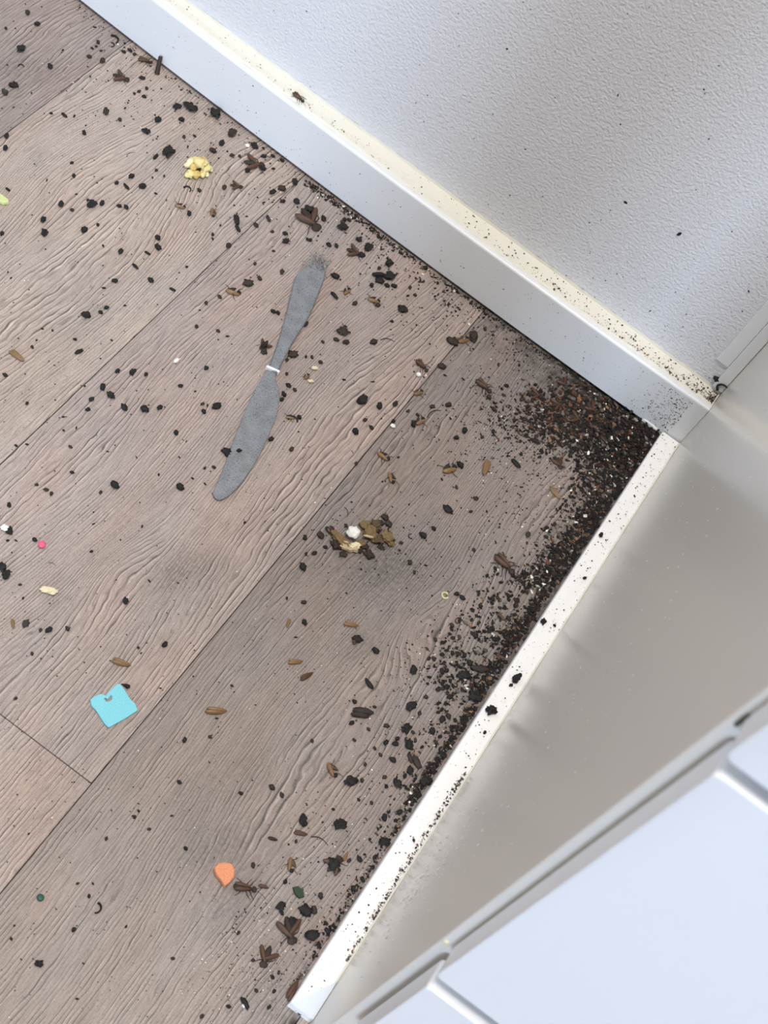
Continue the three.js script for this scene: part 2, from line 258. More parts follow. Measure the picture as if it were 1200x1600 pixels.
// ------------------------------------------------------------------ what lies on the floor: names and labels by the landmark nearest in the photograph
const LANDMARKS = [
  ['knife tip', 340, 772], ['knife blade', 415, 660], ['knife collar', 425, 579], ['knife handle end', 495, 425], ['knife handle', 458, 505],
  ['yellow crumb', 308, 265], ['pale green scrap', 8, 309], ['blue scrap', 178, 1103], ['orange scrap', 351, 1364], ['food scraps', 555, 838], ['pink bead', 65, 853], ['cream crumb', 75, 925],
  ['leaning splinter', 248, 100], ['dark green leaf bit', 467, 1392], ['tiny green disc', 63, 1403], ['white bead', 653, 587], ['hooked insect leg', 660, 655], ['golden wing case', 338, 1112],
  ["white strip's end", 470, 1570], ['corner dirt heap', 950, 690], ['plank butt joint', 70, 1168], ['largest broken cockroach', 487, 350], ['glassy ring', 695, 932], ['cockroach by the strip', 790, 880], ['big leggy cockroach', 455, 1455], ['dark reddish cockroach', 755, 604],
];
const ORD = ['nearest', 'second nearest', 'third nearest', 'fourth nearest', 'fifth nearest', 'sixth nearest', 'seventh nearest', 'eighth nearest', 'ninth nearest', 'tenth nearest', 'eleventh nearest', 'twelfth nearest', 'thirteenth nearest', 'fourteenth nearest'];
const waiting = new Map();                                            // label stem -> things that share it, told apart at the end
function describe(o, stemText, px, py) {
  let best = null; for (const l of LANDMARKS) { const d = Math.hypot(l[1] - px, l[2] - py); if (d > 7 && (!best || d < best[0])) best = [d, l]; }
  const [d, [name, lx, ly]] = best, a = Math.round(Math.atan2(py - ly, px - lx) / (Math.PI / 4)) & 7, way = ['right of', 'lower right of', 'below', 'lower left of', 'left of', 'upper left of', 'above', 'upper right of'][a];
  const key = stemText + ' ' + way + ' the ' + name; if (!waiting.has(key)) waiting.set(key, []); waiting.get(key).push([d, o]);
}
function settleLabels() { for (const [key, list] of waiting) { list.sort((a, b) => a[0] - b[0]); list.forEach(([, o], i) => { o.userData.label = list.length === 1 ? key : key + ', ' + ORD[Math.min(i, 13)]; }); } }

// droppings, the ragged and sliver-shaped ones included: [x, y, length in pixels, angle in degrees]
const LUMPS = { round: [], long: [], ragged: [], hook: [] };
for (let i = 0; i < 5; i++) { LUMPS.round.push(lump(i + 1, 0.34, 1.9, 1, 0.55, 0.72)); LUMPS.long.push(lump(i + 20, 0.22, 2.2, 1, 0.32, 0.38)); LUMPS.ragged.push(lump(i + 40, 0.5, 1.9, 1, 0.42, 0.72)); }
for (let i = 0; i < 3; i++) { const k = 0.18 + 0.1 * i; LUMPS.hook.push(tube([[-0.45, 0.1, k], [-0.3, 0.12, -0.12], [0.05, 0.13, -0.22], [0.32, 0.12, -0.08], [0.45, 0.1, k * 0.8]], 0.11, 0.6, 16, 6)); }
const SHAPE = { round: 'rounded', long: 'elongated', ragged: 'ragged', hook: 'curved' };
let turn = 0;
const tinyOnes = [];
function droppings(shape, tone, list, y = 0) {
  for (const [px, py, len, deg] of list) {
    if (len < 6 && y === 0 && shape === 'round') { const q = at(px, py); tinyOnes.push([q, len * 1.05 * metresPerPixel(q), tone === 'black' ? 0 : 1]); continue; }
    const p = at(px, py, 'y', y), s = len * metresPerPixel(p) * 1.08, kind = LUMPS[shape], o = new THREE.Mesh(kind[turn++ % kind.length], M[tone]);
    o.name = numbered(shape === 'long' ? 'dropping_sliver' : shape === 'hook' ? 'insect_fragment' : shape === 'ragged' ? 'ragged_dropping' : 'dropping'); o.position.copy(p).setY(y); o.rotation.y = deg === undefined ? rnd() * 6.28 : turnAt(px, py, deg, y); o.scale.set(s, s * (shape === 'hook' ? 0.9 : 0.8 + 0.3 * rnd()), s);
    o.userData = { category: shape === 'long' || shape === 'ragged' ? 'dirt' : shape === 'hook' ? 'insect part' : 'dropping', group: 'dark droppings and bits of dirt on the floor' };
    put(o); describe(o, (len >= 15 ? 'large ' : len >= 9 ? '' : len >= 6 ? 'small ' : 'tiny ') + (tone === 'black' ? 'black ' : tone === 'grey' ? 'grey ' : tone === 'ash' ? 'greyish ' : 'brown ') + SHAPE[shape] + (shape === 'long' ? ' sliver' : shape === 'hook' ? ' insect fragment' : shape === 'ragged' ? ' clump' : ' dropping'), px, py);
  }
}
// upper left, along the far baseboard
droppings('ragged', 'black', [[33, 78, 14], [21, 135, 12], [297, 170, 20], [276, 169, 13], [262, 240, 20], [335, 180, 17, 60], [143, 321, 14], [228, 207, 12], [69, 365, 13, 100], [397, 229, 12], [482, 330, 16], [575, 388, 14], [535, 357, 15], [592, 440, 14], [607, 413, 13], [607, 434, 16], [628, 485, 14]]);
droppings('round', 'black', [[58, 39, 9], [78, 105, 9], [193, 82, 7], [203, 80, 7], [8, 233, 9], [10, 214, 9], [246, 189, 11], [283, 188, 9], [222, 123, 8], [225, 152, 7], [195, 170, 5], [80, 178, 5], [116, 182, 5], [131, 209, 8], [115, 276, 7], [112, 255, 6], [205, 277, 9], [182, 287, 7], [222, 293, 11], [95, 320, 10], [186, 323, 8], [197, 325, 8], [159, 319, 9], [67, 345, 10], [131, 361, 11], [153, 352, 6], [161, 385, 5], [188, 394, 9], [246, 373, 9], [246, 388, 11], [295, 335, 8], [332, 367, 6], [332, 374, 5], [3, 366, 7]]);
droppings('round', 'dark', [[43, 21, 9], [9, 45, 5], [98, 79, 5], [148, 43, 5], [153, 67, 7], [144, 76, 5], [150, 73, 5], [158, 80, 5], [139, 90, 7], [160, 97, 10], [210, 86, 6], [49, 146, 4], [21, 168, 4], [217, 144, 6], [210, 147, 5], [229, 139, 6], [165, 176, 11], [187, 188, 7], [287, 215, 6], [304, 213, 5], [293, 230, 5], [244, 267, 6], [256, 276, 5], [238, 278, 4], [243, 303, 5], [310, 298, 6], [112, 329, 6], [137, 313, 5], [119, 304, 4], [357, 385, 10], [344, 353, 5], [350, 294, 8], [73, 282, 5], [12, 426, 4], [17, 435, 4]]);
droppings('long', 'black', [[177, 37, 9, 40], [100, 181, 11, 40], [230, 207, 10, 90], [243, 246, 13, 130], [197, 293, 12, 50], [369, 345, 20, 75], [371, 358, 14, 60], [590, 431, 20, 5], [522, 463, 15, 50], [576, 1070, 18, 55], [12, 297, 9, 35], [230, 396, 10, 30], [211, 417, 12, 45], [270, 454, 8, 30]]);
droppings('hook', 'black', [[180, 62, 17, 60], [33, 103, 9, 10], [294, 295, 12, 40], [313, 298, 6], [176, 71, 10, 100]]);
// between the yellow crumb and the baseboard
droppings('round', 'black', [[412, 245, 8], [426, 245, 7], [440, 252, 7], [460, 286, 11], [463, 316, 11], [446, 378, 10], [445, 366, 8], [425, 302, 10], [346, 225, 10], [513, 383, 8], [525, 385, 7], [565, 400, 11], [560, 376, 9], [505, 343, 9], [538, 345, 8], [523, 433, 11], [580, 447, 8], [615, 448, 9], [604, 447, 8], [612, 503, 6], [664, 419, 7], [412, 541, 12], [477, 508, 9], [427, 488, 8], [434, 490, 7], [480, 375, 6], [485, 376, 6], [441, 316, 8], [386, 268, 9], [410, 264, 10]]);
droppings('round', 'dark', [[362, 244, 7], [374, 245, 6], [427, 264, 5], [412, 317, 5], [418, 341, 7], [420, 345, 6], [385, 339, 5], [425, 363, 6], [427, 393, 5], [399, 353, 8], [398, 413, 6], [405, 436, 8], [343, 465, 7], [322, 474, 7], [291, 418, 5], [312, 485, 4], [554, 475, 8], [590, 478, 8], [540, 536, 10], [525, 532, 8], [504, 535, 6], [583, 536, 11], [592, 420, 7], [514, 385, 6], [637, 463, 5], [535, 350, 9], [545, 345, 7], [580, 362, 5], [640, 450, 6], [648, 462, 6], [655, 441, 5], [757, 515, 6], [690, 574, 12], [661, 441, 5], [695, 587, 5]]);
droppings('ragged', 'dark', [[387, 444, 15], [440, 426, 8], [362, 210, 14], [332, 237, 10], [412, 550, 12], [457, 555, 15], [535, 520, 16], [706, 535, 16], [738, 528, 17], [440, 296, 12]]);
// middle of the floor, left of the knife
droppings('round', 'black', [[134, 494, 14], [166, 482, 7], [157, 489, 7], [195, 478, 4], [179, 440, 9], [235, 439, 9], [117, 531, 6], [8, 587, 7], [42, 631, 6], [132, 604, 4], [160, 606, 11], [143, 625, 8], [137, 641, 8], [194, 638, 11], [225, 641, 13, 40], [249, 638, 9], [282, 604, 7], [275, 677, 9], [338, 636, 13], [318, 644, 8], [14, 790, 8], [179, 760, 13, 40], [281, 762, 13, 45], [25, 697, 5], [112, 739, 6], [322, 576, 8], [183, 581, 8], [209, 581, 8], [228, 586, 7], [119, 669, 5], [291, 690, 4], [172, 619, 12, 45]]);
droppings('round', 'dark', [[162, 451, 5], [50, 543, 6], [57, 532, 4], [66, 514, 4], [82, 517, 4], [174, 532, 4], [99, 652, 5], [99, 673, 4], [305, 612, 4], [316, 632, 6], [324, 634, 5], [320, 732, 5], [334, 731, 6], [320, 757, 5], [248, 742, 4], [301, 748, 4], [57, 758, 6], [72, 766, 7], [80, 772, 7], [157, 770, 6], [168, 706, 4], [213, 715, 4], [280, 715, 4], [110, 699, 6], [42, 695, 5], [307, 511, 7], [340, 518, 6], [355, 526, 5]]);
droppings('long', 'black', [[123, 551, 15, -25], [269, 453, 10, 25]]);
droppings('ragged', 'black', [[353, 708, 16], [206, 583, 10]]);
droppings('round', 'black', [[373, 705, 7]], 0.0022);
// right of the knife, down to the food scraps
droppings('round', 'black', [[565, 627, 18, -35], [592, 636, 11], [617, 632, 9], [555, 675, 12, 70], [580, 669, 7], [614, 659, 7], [645, 664, 10], [450, 603, 8], [443, 617, 9], [440, 625, 7], [467, 653, 8], [423, 687, 9], [700, 733, 9], [718, 728, 12], [699, 797, 14], [725, 674, 10], [712, 685, 8], [770, 675, 7], [660, 838, 12], [472, 887, 12, 70], [475, 973, 10], [586, 1018, 11, 40], [645, 1048, 13], [677, 827, 8], [557, 1000, 14], [478, 866, 6], [476, 841, 8], [491, 865, 8], [508, 856, 7]]);
droppings('round', 'dark', [[570, 657, 7], [583, 597, 4], [537, 594, 5], [637, 643, 6], [652, 649, 6], [675, 636, 8], [700, 634, 10], [448, 563, 6], [478, 558, 5], [500, 567, 7], [487, 559, 6], [460, 610, 6], [448, 585, 6], [622, 715, 5], [556, 725, 6], [455, 703, 8], [549, 785, 4], [462, 996, 5], [474, 942, 8], [448, 935, 5], [706, 978, 7], [750, 946, 6], [675, 987, 5], [680, 1000, 6], [677, 1030, 7], [742, 780, 7], [744, 779, 6], [740, 860, 7], [824, 836, 9], [763, 622, 9], [770, 640, 7], [778, 571, 5], [723, 593, 5], [753, 684, 6], [760, 800, 5], [662, 590, 4], [735, 800, 6], [713, 762, 6], [705, 803, 5], [690, 750, 5], [665, 884, 5], [640, 880, 8], [647, 895, 6]]);
droppings('round', 'black', [[722, 935, 9, 35], [713, 929, 8], [733, 1037, 10], [725, 1025, 8]]);
droppings('hook', 'dark', [[458, 655, 16, 20], [640, 838, 9]]);
// left edge and lower left
droppings('ragged', 'black', [[14, 830, 13], [3, 888, 14], [9, 899, 14], [76, 985, 11], [61, 1506, 13]]);
droppings('round', 'black', [[54, 844, 8, 40], [25, 845, 5], [12, 845, 5], [196, 940, 10], [257, 1008, 10], [198, 1073, 9], [338, 1123, 5], [288, 1157, 8], [290, 1326, 7, 50], [139, 1401, 6], [115, 1453, 8], [376, 1240, 7], [280, 1223, 7]]);
droppings('round', 'dark', [[31, 914, 5], [36, 935, 4], [105, 983, 8], [63, 985, 6], [50, 1022, 6], [143, 862, 5], [233, 908, 5], [278, 911, 4], [146, 819, 5], [222, 823, 5], [382, 817, 5], [216, 1013, 5], [220, 1021, 4], [192, 1070, 5], [362, 1072, 5], [330, 1150, 5], [250, 1076, 4], [24, 1092, 6], [328, 1152, 6], [197, 1448, 5], [233, 1296, 6], [166, 1311, 6], [121, 1381, 5], [372, 1458, 7], [395, 1501, 6], [270, 1498, 6], [45, 1303, 4], [17, 1467, 5], [120, 1561, 5], [210, 1277, 6], [216, 1268, 5], [208, 1275, 5], [315, 1588, 7], [145, 1381, 4], [22, 1447, 4], [33, 1499, 4], [130, 1506, 4], [216, 1256, 4], [268, 1275, 5]]);
droppings('hook', 'black', [[153, 1420, 18, 110]]);
// lower right, towards the white strip
droppings('ragged', 'black', [[641, 1105, 17], [634, 1140, 17], [638, 1164, 16], [620, 1225, 14], [740, 1090, 18, 35], [473, 1283, 17], [530, 1290, 20], [477, 1424, 20], [548, 1222, 18], [438, 1417, 14], [724, 1056, 18], [454, 1442, 18], [467, 1578, 17, 30], [520, 1352, 20], [690, 1180, 12], [664, 1222, 18], [676, 1205, 12], [600, 1316, 16]]);
droppings('round', 'black', [[549, 1130, 8], [617, 1163, 10], [602, 1161, 9], [620, 1155, 7], [613, 1188, 11], [640, 1205, 12], [632, 1213, 8], [677, 1031, 6], [690, 1125, 11], [675, 1143, 12], [697, 1075, 9], [684, 1078, 8], [600, 1278, 11], [607, 1269, 6], [560, 1250, 6], [440, 1427, 7], [486, 1463, 21, 0], [509, 1443, 7], [511, 1455, 9], [498, 1477, 9], [357, 1573, 7], [428, 1549, 7], [420, 1574, 7], [425, 1527, 7], [445, 1378, 8], [561, 1343, 9], [551, 1389, 10], [566, 1375, 9], [624, 1270, 9], [595, 1316, 9], [585, 1340, 7], [621, 1270, 8], [553, 1097, 7], [690, 1050, 9], [697, 1048, 7], [702, 1090, 9]]);
droppings('round', 'dark', [[555, 1097, 6], [690, 1077, 7], [604, 1135, 8], [462, 1315, 6], [440, 1243, 8], [424, 1231, 10], [435, 1520, 6], [395, 1353, 8], [400, 1548, 7], [487, 1158, 6], [500, 1400, 10], [490, 1423, 12], [600, 1215, 7], [594, 1180, 7], [570, 1195, 6], [565, 1220, 7], [585, 1170, 6], [572, 1280, 5], [545, 1345, 7], [665, 1090, 8], [655, 1115, 7], [700, 1120, 9], [680, 1160, 7], [645, 1145, 6], [585, 1105, 6], [575, 1140, 6], [520, 1265, 5], [580, 1255, 6], [395, 1500, 5], [553, 1157, 6]]);
droppings('long', 'dark', [[565, 1113, 30, 8], [561, 1118, 26, 10], [748, 1047, 26, 10], [650, 1192, 24, 60], [640, 1185, 16, 70], [425, 1311, 14, 15]]);
droppings('long', 'black', [[382, 1568, 20, 62], [740, 993, 14, 40], [765, 985, 14, 120], [805, 725, 18, 45], [835, 690, 16, 30]]);
droppings('round', 'ash', [[7, 146, 11], [40, 976, 12], [375, 1385, 8], [560, 190, 5]]);
// on top of the white strip
const STRIP_Y = 0.0063;
droppings('ragged', 'black', [[805, 1062, 15, -35], [766, 1112, 18, -10], [848, 972, 10]], STRIP_Y);
droppings('round', 'black', [[798, 1071, 6], [757, 1145, 6], [938, 837, 8, 110], [913, 904, 6], [812, 1056, 8], [646, 1313, 5], [866, 978, 5]], STRIP_Y);

// ------------------------------------------------------------------ cockroaches and their parts
const R = {};
R.wing = (() => { const g = new THREE.SphereGeometry(0.5, 20, 10), p = g.attributes.position; for (let i = 0; i < p.count; i++) { const x = p.getX(i), y = p.getY(i), z = p.getZ(i), w = 0.34 * (1 - 0.35 * (x + 0.5)); p.setXYZ(i, x, Math.max(y, -0.12) * 0.26 + 0.05 - 0.16 * z * z + 0.006 * Math.sin(z * 46), z * w * 1.25); } g.deleteAttribute('uv'); g.computeVertexNormals(); return g; })();
R.abdomen = (() => { const pts = []; for (let i = 0; i <= 26; i++) { const t = i / 26, r = 0.2 * Math.pow(Math.sin(Math.PI * clamp(t * 0.96 + 0.02, 0, 1)), 0.6) * (1 - 0.3 * t) * (1 - 0.14 * Math.abs(Math.sin(t * 22))); pts.push(new THREE.Vector2(Math.max(r, 0.001), t - 0.5)); } const g = new THREE.LatheGeometry(pts, 14).rotateZ(-Math.PI / 2).scale(1, 0.6, 1); g.deleteAttribute('uv'); return g; })();
R.head = lump(77, 0.12, 2, 0.26, 0.16, 0.3); R.plate = lump(78, 0.1, 1.5, 0.32, 0.12, 0.42);
R.leg = [tube([[0, 0.1, 0], [0.06, 0.16, 0.12], [0.14, 0.1, 0.26], [0.3, 0.02, 0.42]], 0.028, 0.35, 10, 5), tube([[0, 0.1, 0], [-0.04, 0.15, 0.14], [-0.16, 0.08, 0.28], [-0.28, 0.02, 0.36]], 0.028, 0.35, 10, 5)];
R.feeler = tube([[0, 0.08, 0], [0.2, 0.12, 0.06], [0.42, 0.06, 0.16], [0.62, 0.02, 0.34]], 0.012, 0.4, 12, 4);
const kinds = {
  whole: (g, a, b) => { part('abdomen', R.abdomen, M[b], g).position.set(-0.05, 0.11, 0); part('head', R.head, M[b], g).position.set(0.48, 0, 0); for (const s of [-1, 1]) { const w = part('wing', R.wing, M[a], g); w.scale.set(0.8, 0.8, 0.62 * s); w.position.set(-0.1, 0.14, 0.09 * s); w.rotation.y = 0.12 * s; for (const [x, k] of [[0.25, 0], [0.05, 0], [-0.15, 1]]) { const l = part('leg', R.leg[k], M[b], g); l.position.set(x, 0, 0.08 * s); l.scale.z = s; } const f = part('antenna', R.feeler, M[b], g); f.position.set(0.5, 0, 0.03 * s); f.scale.z = s; } },
  open: (g, a, b) => { part('abdomen', R.abdomen, M[b], g).position.set(-0.1, 0.11, 0); part('shoulder_plate', R.plate, M[b], g).position.set(0.34, 0.02, 0); for (const s of [-1, 1]) { const w = part('wing', R.wing, M[a], g); w.scale.set(0.85, 0.8, 0.7 * s); w.position.set(-0.12, 0.1, 0.22 * s); w.rotation.y = (s > 0 ? 0.55 : 0.9) * s; const l = part('leg', R.leg[s > 0 ? 0 : 1], M[b], g); l.position.set(0.15, 0, 0.1 * s); l.scale.z = s; } },
  bent: (g, a, b) => { const w = part('wing', R.wing, M[a], g); w.scale.set(0.9, 1, 0.9); w.position.set(0.05, 0.05, 0.06); part('abdomen', R.abdomen, M[b], g).position.set(-0.08, 0.1, -0.12); g.children[1].rotation.y = 0.7; g.children[1].scale.set(0.7, 0.8, 0.8); part('head', R.head, M.black, g).position.set(0.42, 0, -0.1); for (const [x, z, k] of [[0.3, -0.12, 0], [-0.25, -0.05, 1], [0.05, 0.12, 0]]) { const l = part('leg', R.leg[k], M[b], g); l.position.set(x, 0, z); l.scale.z = z < 0 ? -1 : 1; } },
  husk: (g, a, b) => { for (const [s, y] of [[1, 0], [-1, 0.05]]) { const w = part('wing', R.wing, M[a], g); w.scale.set(1, 0.9, 0.72 * s); w.position.set(-0.04 * (s + 1), y + 0.04, 0.05 * s); w.rotation.y = 0.05 * s; } part('abdomen', R.abdomen, M[b], g).position.set(0.02, 0.07, 0); g.children[2].scale.set(0.85, 0.5, 0.6); },
};
const built = {};
function roaches(kind, a, b, list) {
  for (const [px, py, len, deg, label, y = 0] of list) {
    const key = kind + a + b, p = at(px, py, 'y', y), s = len * metresPerPixel(p) * 0.92; let o;
    if (built[key]) { o = built[key].clone(); } else { o = new THREE.Group(); kinds[kind](o, a, b); built[key] = o; }
    o.name = numbered('dead_cockroach'); scene.add(o); o.position.copy(p).setY(y + 0.0001); o.rotation.y = turnAt(px, py, deg, y); o.scale.setScalar(s);
    o.userData = { label, category: 'cockroach', group: 'dead cockroaches and husks' };
  }
}
roaches('whole', 'brown', 'dark', [[226, 96, 22, 15, 'brown dead cockroach against the baseboard left of the leaning splinter'], [754, 604, 30, 40, 'reddish dark cockroach with wings folded, uphill of the dirt heap'], [786, 882, 40, 45, 'brown cockroach stranded on the open floor beside the white strip'], [381, 1388, 36, 10, 'dark spidery cockroach just right of the orange scrap'], [658, 572, 25, 45, 'brown cockroach directly above the small white bead'], [465, 153, 22, 40, 'lone dark cockroach on the ledge of the white baseboard', 0.0497]]);
roaches('open', 'brown', 'dark', [[485, 347, 46, 50, 'largest broken cockroach, wings splayed, near the baseboard above the knife handle'], [190, 123, 27, 20, 'brown cockroach with splayed wings below the baseboard splinter'], [412, 541, 22, 130, 'dark red cockroach just left of the knife handle'], [398, 258, 34, 10, 'cockroach with dark ends right of the yellow crumb'], [452, 1457, 44, 75, 'big dark cockroach with legs up near the free strip end'], [555, 396, 28, 20, 'brown broken cockroach right of and above the knife handle end'], [415, 1497, 36, 110, 'black and brown cockroach nearest the bottom edge, left of the strip end'], [370, 292, 20, 10, 'small brown cockroach with spread legs right of and below the yellow crumb'], [523, 1350, 34, -45, 'dark cockroach with one raised brown wing near the white strip']]);
roaches('bent', 'shell', 'dark', [[280, 323, 20, 20, 'small bent cockroach with pale wings below the yellow crumb'], [362, 457, 28, 20, 'pale curled cockroach on the plank left of the knife handle'], [541, 457, 20, -30, 'olive brown bent cockroach right of the knife handle end'], [582, 470, 24, 20, 'thin legged bent cockroach further right of the knife handle'], [535, 518, 24, -40, 'dark olive bent cockroach right of the middle of the handle'], [597, 713, 26, 40, 'upper one of two brown cockroaches lying end to end mid floor'], [610, 746, 24, 80, 'lower one of two brown cockroaches lying end to end mid floor'], [655, 660, 24, -25, 'cockroach remains with one long hooked leg, mid floor'], [700, 735, 32, -10, 'curled cockroach with a black end between hooked leg and dirt heap'], [452, 653, 18, 10, 'small dark cockroach cluster right of the knife blade']]);
roaches('bent', 'tan', 'brown', [[332, 332, 20, 100, 'pale brown cockroach upright in the frame below and right of the yellow crumb'], [722, 533, 26, -10, 'middle brown cockroach of the row of three by the baseboard'], [652, 615, 22, -10, 'small reddish cockroach below the white bead'], [478, 590, 16, -30, 'tiny brown cockroach right of the knife collar'], [454, 1350, 28, 100, 'brown upright cockroach right of the orange scrap'], [517, 1202, 30, 70, 'red brown cockroach alone on the lower plank']]);
roaches('husk', 'shell', 'brown', [[190, 1037, 32, 20, 'golden brown cockroach husk above the blue scrap'], [338, 1112, 36, 5, 'glossy golden wing case lying alone right of the blue scrap'], [462, 1035, 26, 0, 'golden brown husk above a dark ragged bit, mid lower plank'], [549, 977, 26, 15, 'pale wing husk above a black bit, below the food scraps'], [27, 558, 30, 40, 'brown cockroach husk at the left edge of the picture'], [758, 733, 34, 110, 'pale standing wing husk at the edge of the dirt heap'], [20, 976, 18, 85, 'narrow upright wing husk at the left edge'], [450, 975, 18, 110, 'thin curved wing husk left of the pair below the food scraps'], [868, 773, 24, 50, 'dark lean wing husk below the dirt heap'], [540, 1338, 18, -60, 'loose brown wing leaning out of the dark cockroach by the strip']]);
roaches('husk', 'brown', 'dark', [[479, 1057, 26, -25, 'dark brown husk below the golden one on the lower plank'], [557, 1000, 22, -45, 'dark husk directly below the pale wing, under the food scraps'], [470, 1303, 24, 15, 'brown husk with a trailing leg below the black bit, lower plank'], [457, 1547, 38, -60, 'long brown wing husk tucked against the free end of the white strip'], [412, 1386, 18, 20, 'small dark husk right of the spidery cockroach'], [783, 965, 18, 45, 'reddish triangular wing bit left of the white strip']]);
roaches('open', 'red', 'dark', [[872, 725, 24, 60, 'red brown cockroach at the lower edge of the dirt heap'], [900, 655, 26, 20, 'rust coloured cockroach upper left within the dirt heap'], [925, 640, 26, 40, 'rust coloured cockroach upper middle within the dirt heap, near the baseboard'], [870, 633, 24, -10, 'light rust cockroach at the left rim of the dirt heap'], [945, 690, 20, 80, 'dark red cockroach in the middle of the dirt heap'], [880, 600, 22, 50, 'brown cockroach against the baseboard left of the dirt heap'], [838, 618, 24, 10, 'orange brown leggy cockroach at the far left rim of the dirt heap']]);
// loose legs
for (const [px, py, len, deg, label] of [[605, 531, 24, 5, 'thin curved insect leg right of the knife handle'], [676, 645, 30, -30, 'long hooked insect leg beside cockroach remains'], [500, 1312, 30, 25, 'thin straight insect leg trailing to the right on the lower plank'], [82, 881, 12, 20, 'thin insect leg below the pink bead'], [204, 240, 16, -20, 'pale thin splinter above and left of the yellow crumb'], [156, 109, 9, 35, 'pale tiny splinter near the top plank seam'], [542, 800, 18, 70, 'thin dark bristle standing above the food scraps']]) {
  const p = at(px, py), m = solo(/splinter/.test(label) ? 'splinter' : 'insect_remains', tube([[-0.5, 0.03, 0.08], [-0.15, 0.07, -0.06], [0.2, 0.06, -0.02], [0.5, 0.03, 0.12]], 0.032, 0.5, 14, 5), /pale/.test(label) ? M.tan : M.dark, label, /splinter/.test(label) ? 'splinter' : 'insect');
  m.position.copy(p); m.rotation.y = turnAt(px, py, deg); m.scale.setScalar(len * metresPerPixel(p));
}
// two dead insects in the wall corner above the baseboard
for (const [px, py, len, shape, z, label] of [[1121, 590, 12, 'round', ROOM.z0 + 0.0001, 'black dead insect on the wall in the corner, upper of two'], [1128, 603, 20, 'hook', -0.0134, 'black curved dead insect in the wall corner, lower of two']]) {
  const p = at(px, py, 'z', z), m = solo('dead_insect', LUMPS[shape][1], M.black, label, 'insect'), s = len * metresPerPixel(p);
  m.scale.setScalar(s); m.position.copy(p); m.rotation.set(Math.PI / 2, shape === 'hook' ? 0.9 : 0.3, 0);
}

// ------------------------------------------------------------------ scraps
function flatScrap(name, rows, h, mat, label, category, holes = []) {
  const q = (r, y) => r.map(([x, yy]) => at(x, yy, 'y', y)).map((v) => new THREE.Vector2(v.x, -v.z)), s = new THREE.Shape(q(rows, h));
  for (const r of holes) s.holes.push(new THREE.Path(q(r, h)));
  const g = new THREE.ExtrudeGeometry(s, { depth: h * 0.6, bevelEnabled: true, bevelThickness: h * 0.2, bevelSize: h * 0.2, bevelOffset: -h * 0.2, bevelSegments: 2 }).rotateX(-Math.PI / 2).translate(0, h * 0.2 + 0.0002, 0);
  return solo(name, metreUV(g, 'x', 'z', 30, 30), mat, label, category);
}
const speckled = (r, g, b, a) => dataTexture(128, 128, (u, v, px) => { const l = 1 + a * n2(u * 30, v * 30) + a * 0.6 * n2(u * 70, v * 70); px[0] = r * l; px[1] = g * l; px[2] = b * l; }, true);
flatScrap('paper_scrap', [[141, 1093], [148, 1088], [158, 1084], [166, 1087], [171, 1080], [184, 1068], [189, 1070], [196, 1080], [203, 1092], [211, 1099], [215, 1110], [197, 1122], [170, 1137], [164, 1132], [157, 1121], [150, 1110], [143, 1103]], 0.0012, std({ map: speckled(128, 208, 222, 0.04), roughness: 0.6 }), 'light blue square scrap with a notch and a small hole', 'scrap',
  [[[161, 1091], [165, 1090], [168, 1092], [172, 1086], [176, 1087], [176, 1093], [171, 1097], [165, 1097]]]);
flatScrap('foam_scrap', [[335, 1356], [341, 1349], [352, 1347], [362, 1349], [367, 1358], [366, 1370], [359, 1379], [352, 1384], [345, 1374], [338, 1365]], 0.004, std({ map: speckled(226, 150, 110, 0.08), roughness: 0.8 }), 'orange shield-shaped scrap on the lower plank', 'scrap');
flatScrap('vegetable_scrap', [[-8, 298], [2, 303], [13, 311], [14, 316], [6, 317], [-8, 310]], 0.003, std({ color: rgb(206, 214, 150), roughness: 0.6 }), 'pale green scrap cut by the left edge of the picture', 'scrap');
flatScrap('leaf_bit', [[458, 1386], [466, 1384], [474, 1391], [476, 1401], [468, 1403], [461, 1396]], 0.002, std({ color: rgb(34, 56, 32), roughness: 0.6 }), 'dark green curled leaf bit among the lower droppings', 'leaf');
const LOBES = [1, 2, 3, 4].map((i) => lump(200 + i, 0.3, 1.8, 1, 0.75, 0.8, 3));
function crumb(name, px, py, len, seed, sh, mat, label, category, amp = 0.3, freq = 2, detail = 4, deg = 0, y = 0) { const p = at(px, py, 'y', y), m = solo(name, lump(seed, amp, freq, ...sh, detail), mat, label, category); m.position.copy(p); m.rotation.y = turnAt(px, py, deg); m.scale.setScalar(len * metresPerPixel(p)); return m; }
{
  const c = at(308, 267), cereal = thing('cereal_crumb', 'lumpy pale yellow crumb near the baseboard', 'crumb'), butter = std({ color: rgb(228, 212, 148), roughness: 0.65 }), pale = std({ color: rgb(236, 226, 182), roughness: 0.65 }), gold = std({ color: rgb(214, 186, 112), roughness: 0.65 });
  cereal.position.copy(c);
  [[308, 266, 17, 0.004], [297, 259, 15, 0], [306, 256, 13, 0.001], [316, 259, 14, 0.001], [320, 269, 15, 0.001], [326, 267, 10, 0], [316, 276, 12, 0], [305, 277, 13, 0], [296, 275, 13, 0], [292, 261, 10, 0], [292, 277, 9, 0], [300, 268, 13, 0.002], [313, 266, 13, 0.005], [322, 275, 8, 0], [299, 252, 8, 0], [313, 252, 8, 0], [303, 263, 10, 0.005]].forEach(([px, py, len, y], i) => {
    const p = at(px, py), m = part('lobe', LOBES[i % 4], [butter, pale, butter, gold][i % 4], cereal); m.position.copy(p).sub(c).setY(y); m.rotation.y = i * 1.9; m.scale.setScalar(len * metresPerPixel(p) * 1.1);
  });
}
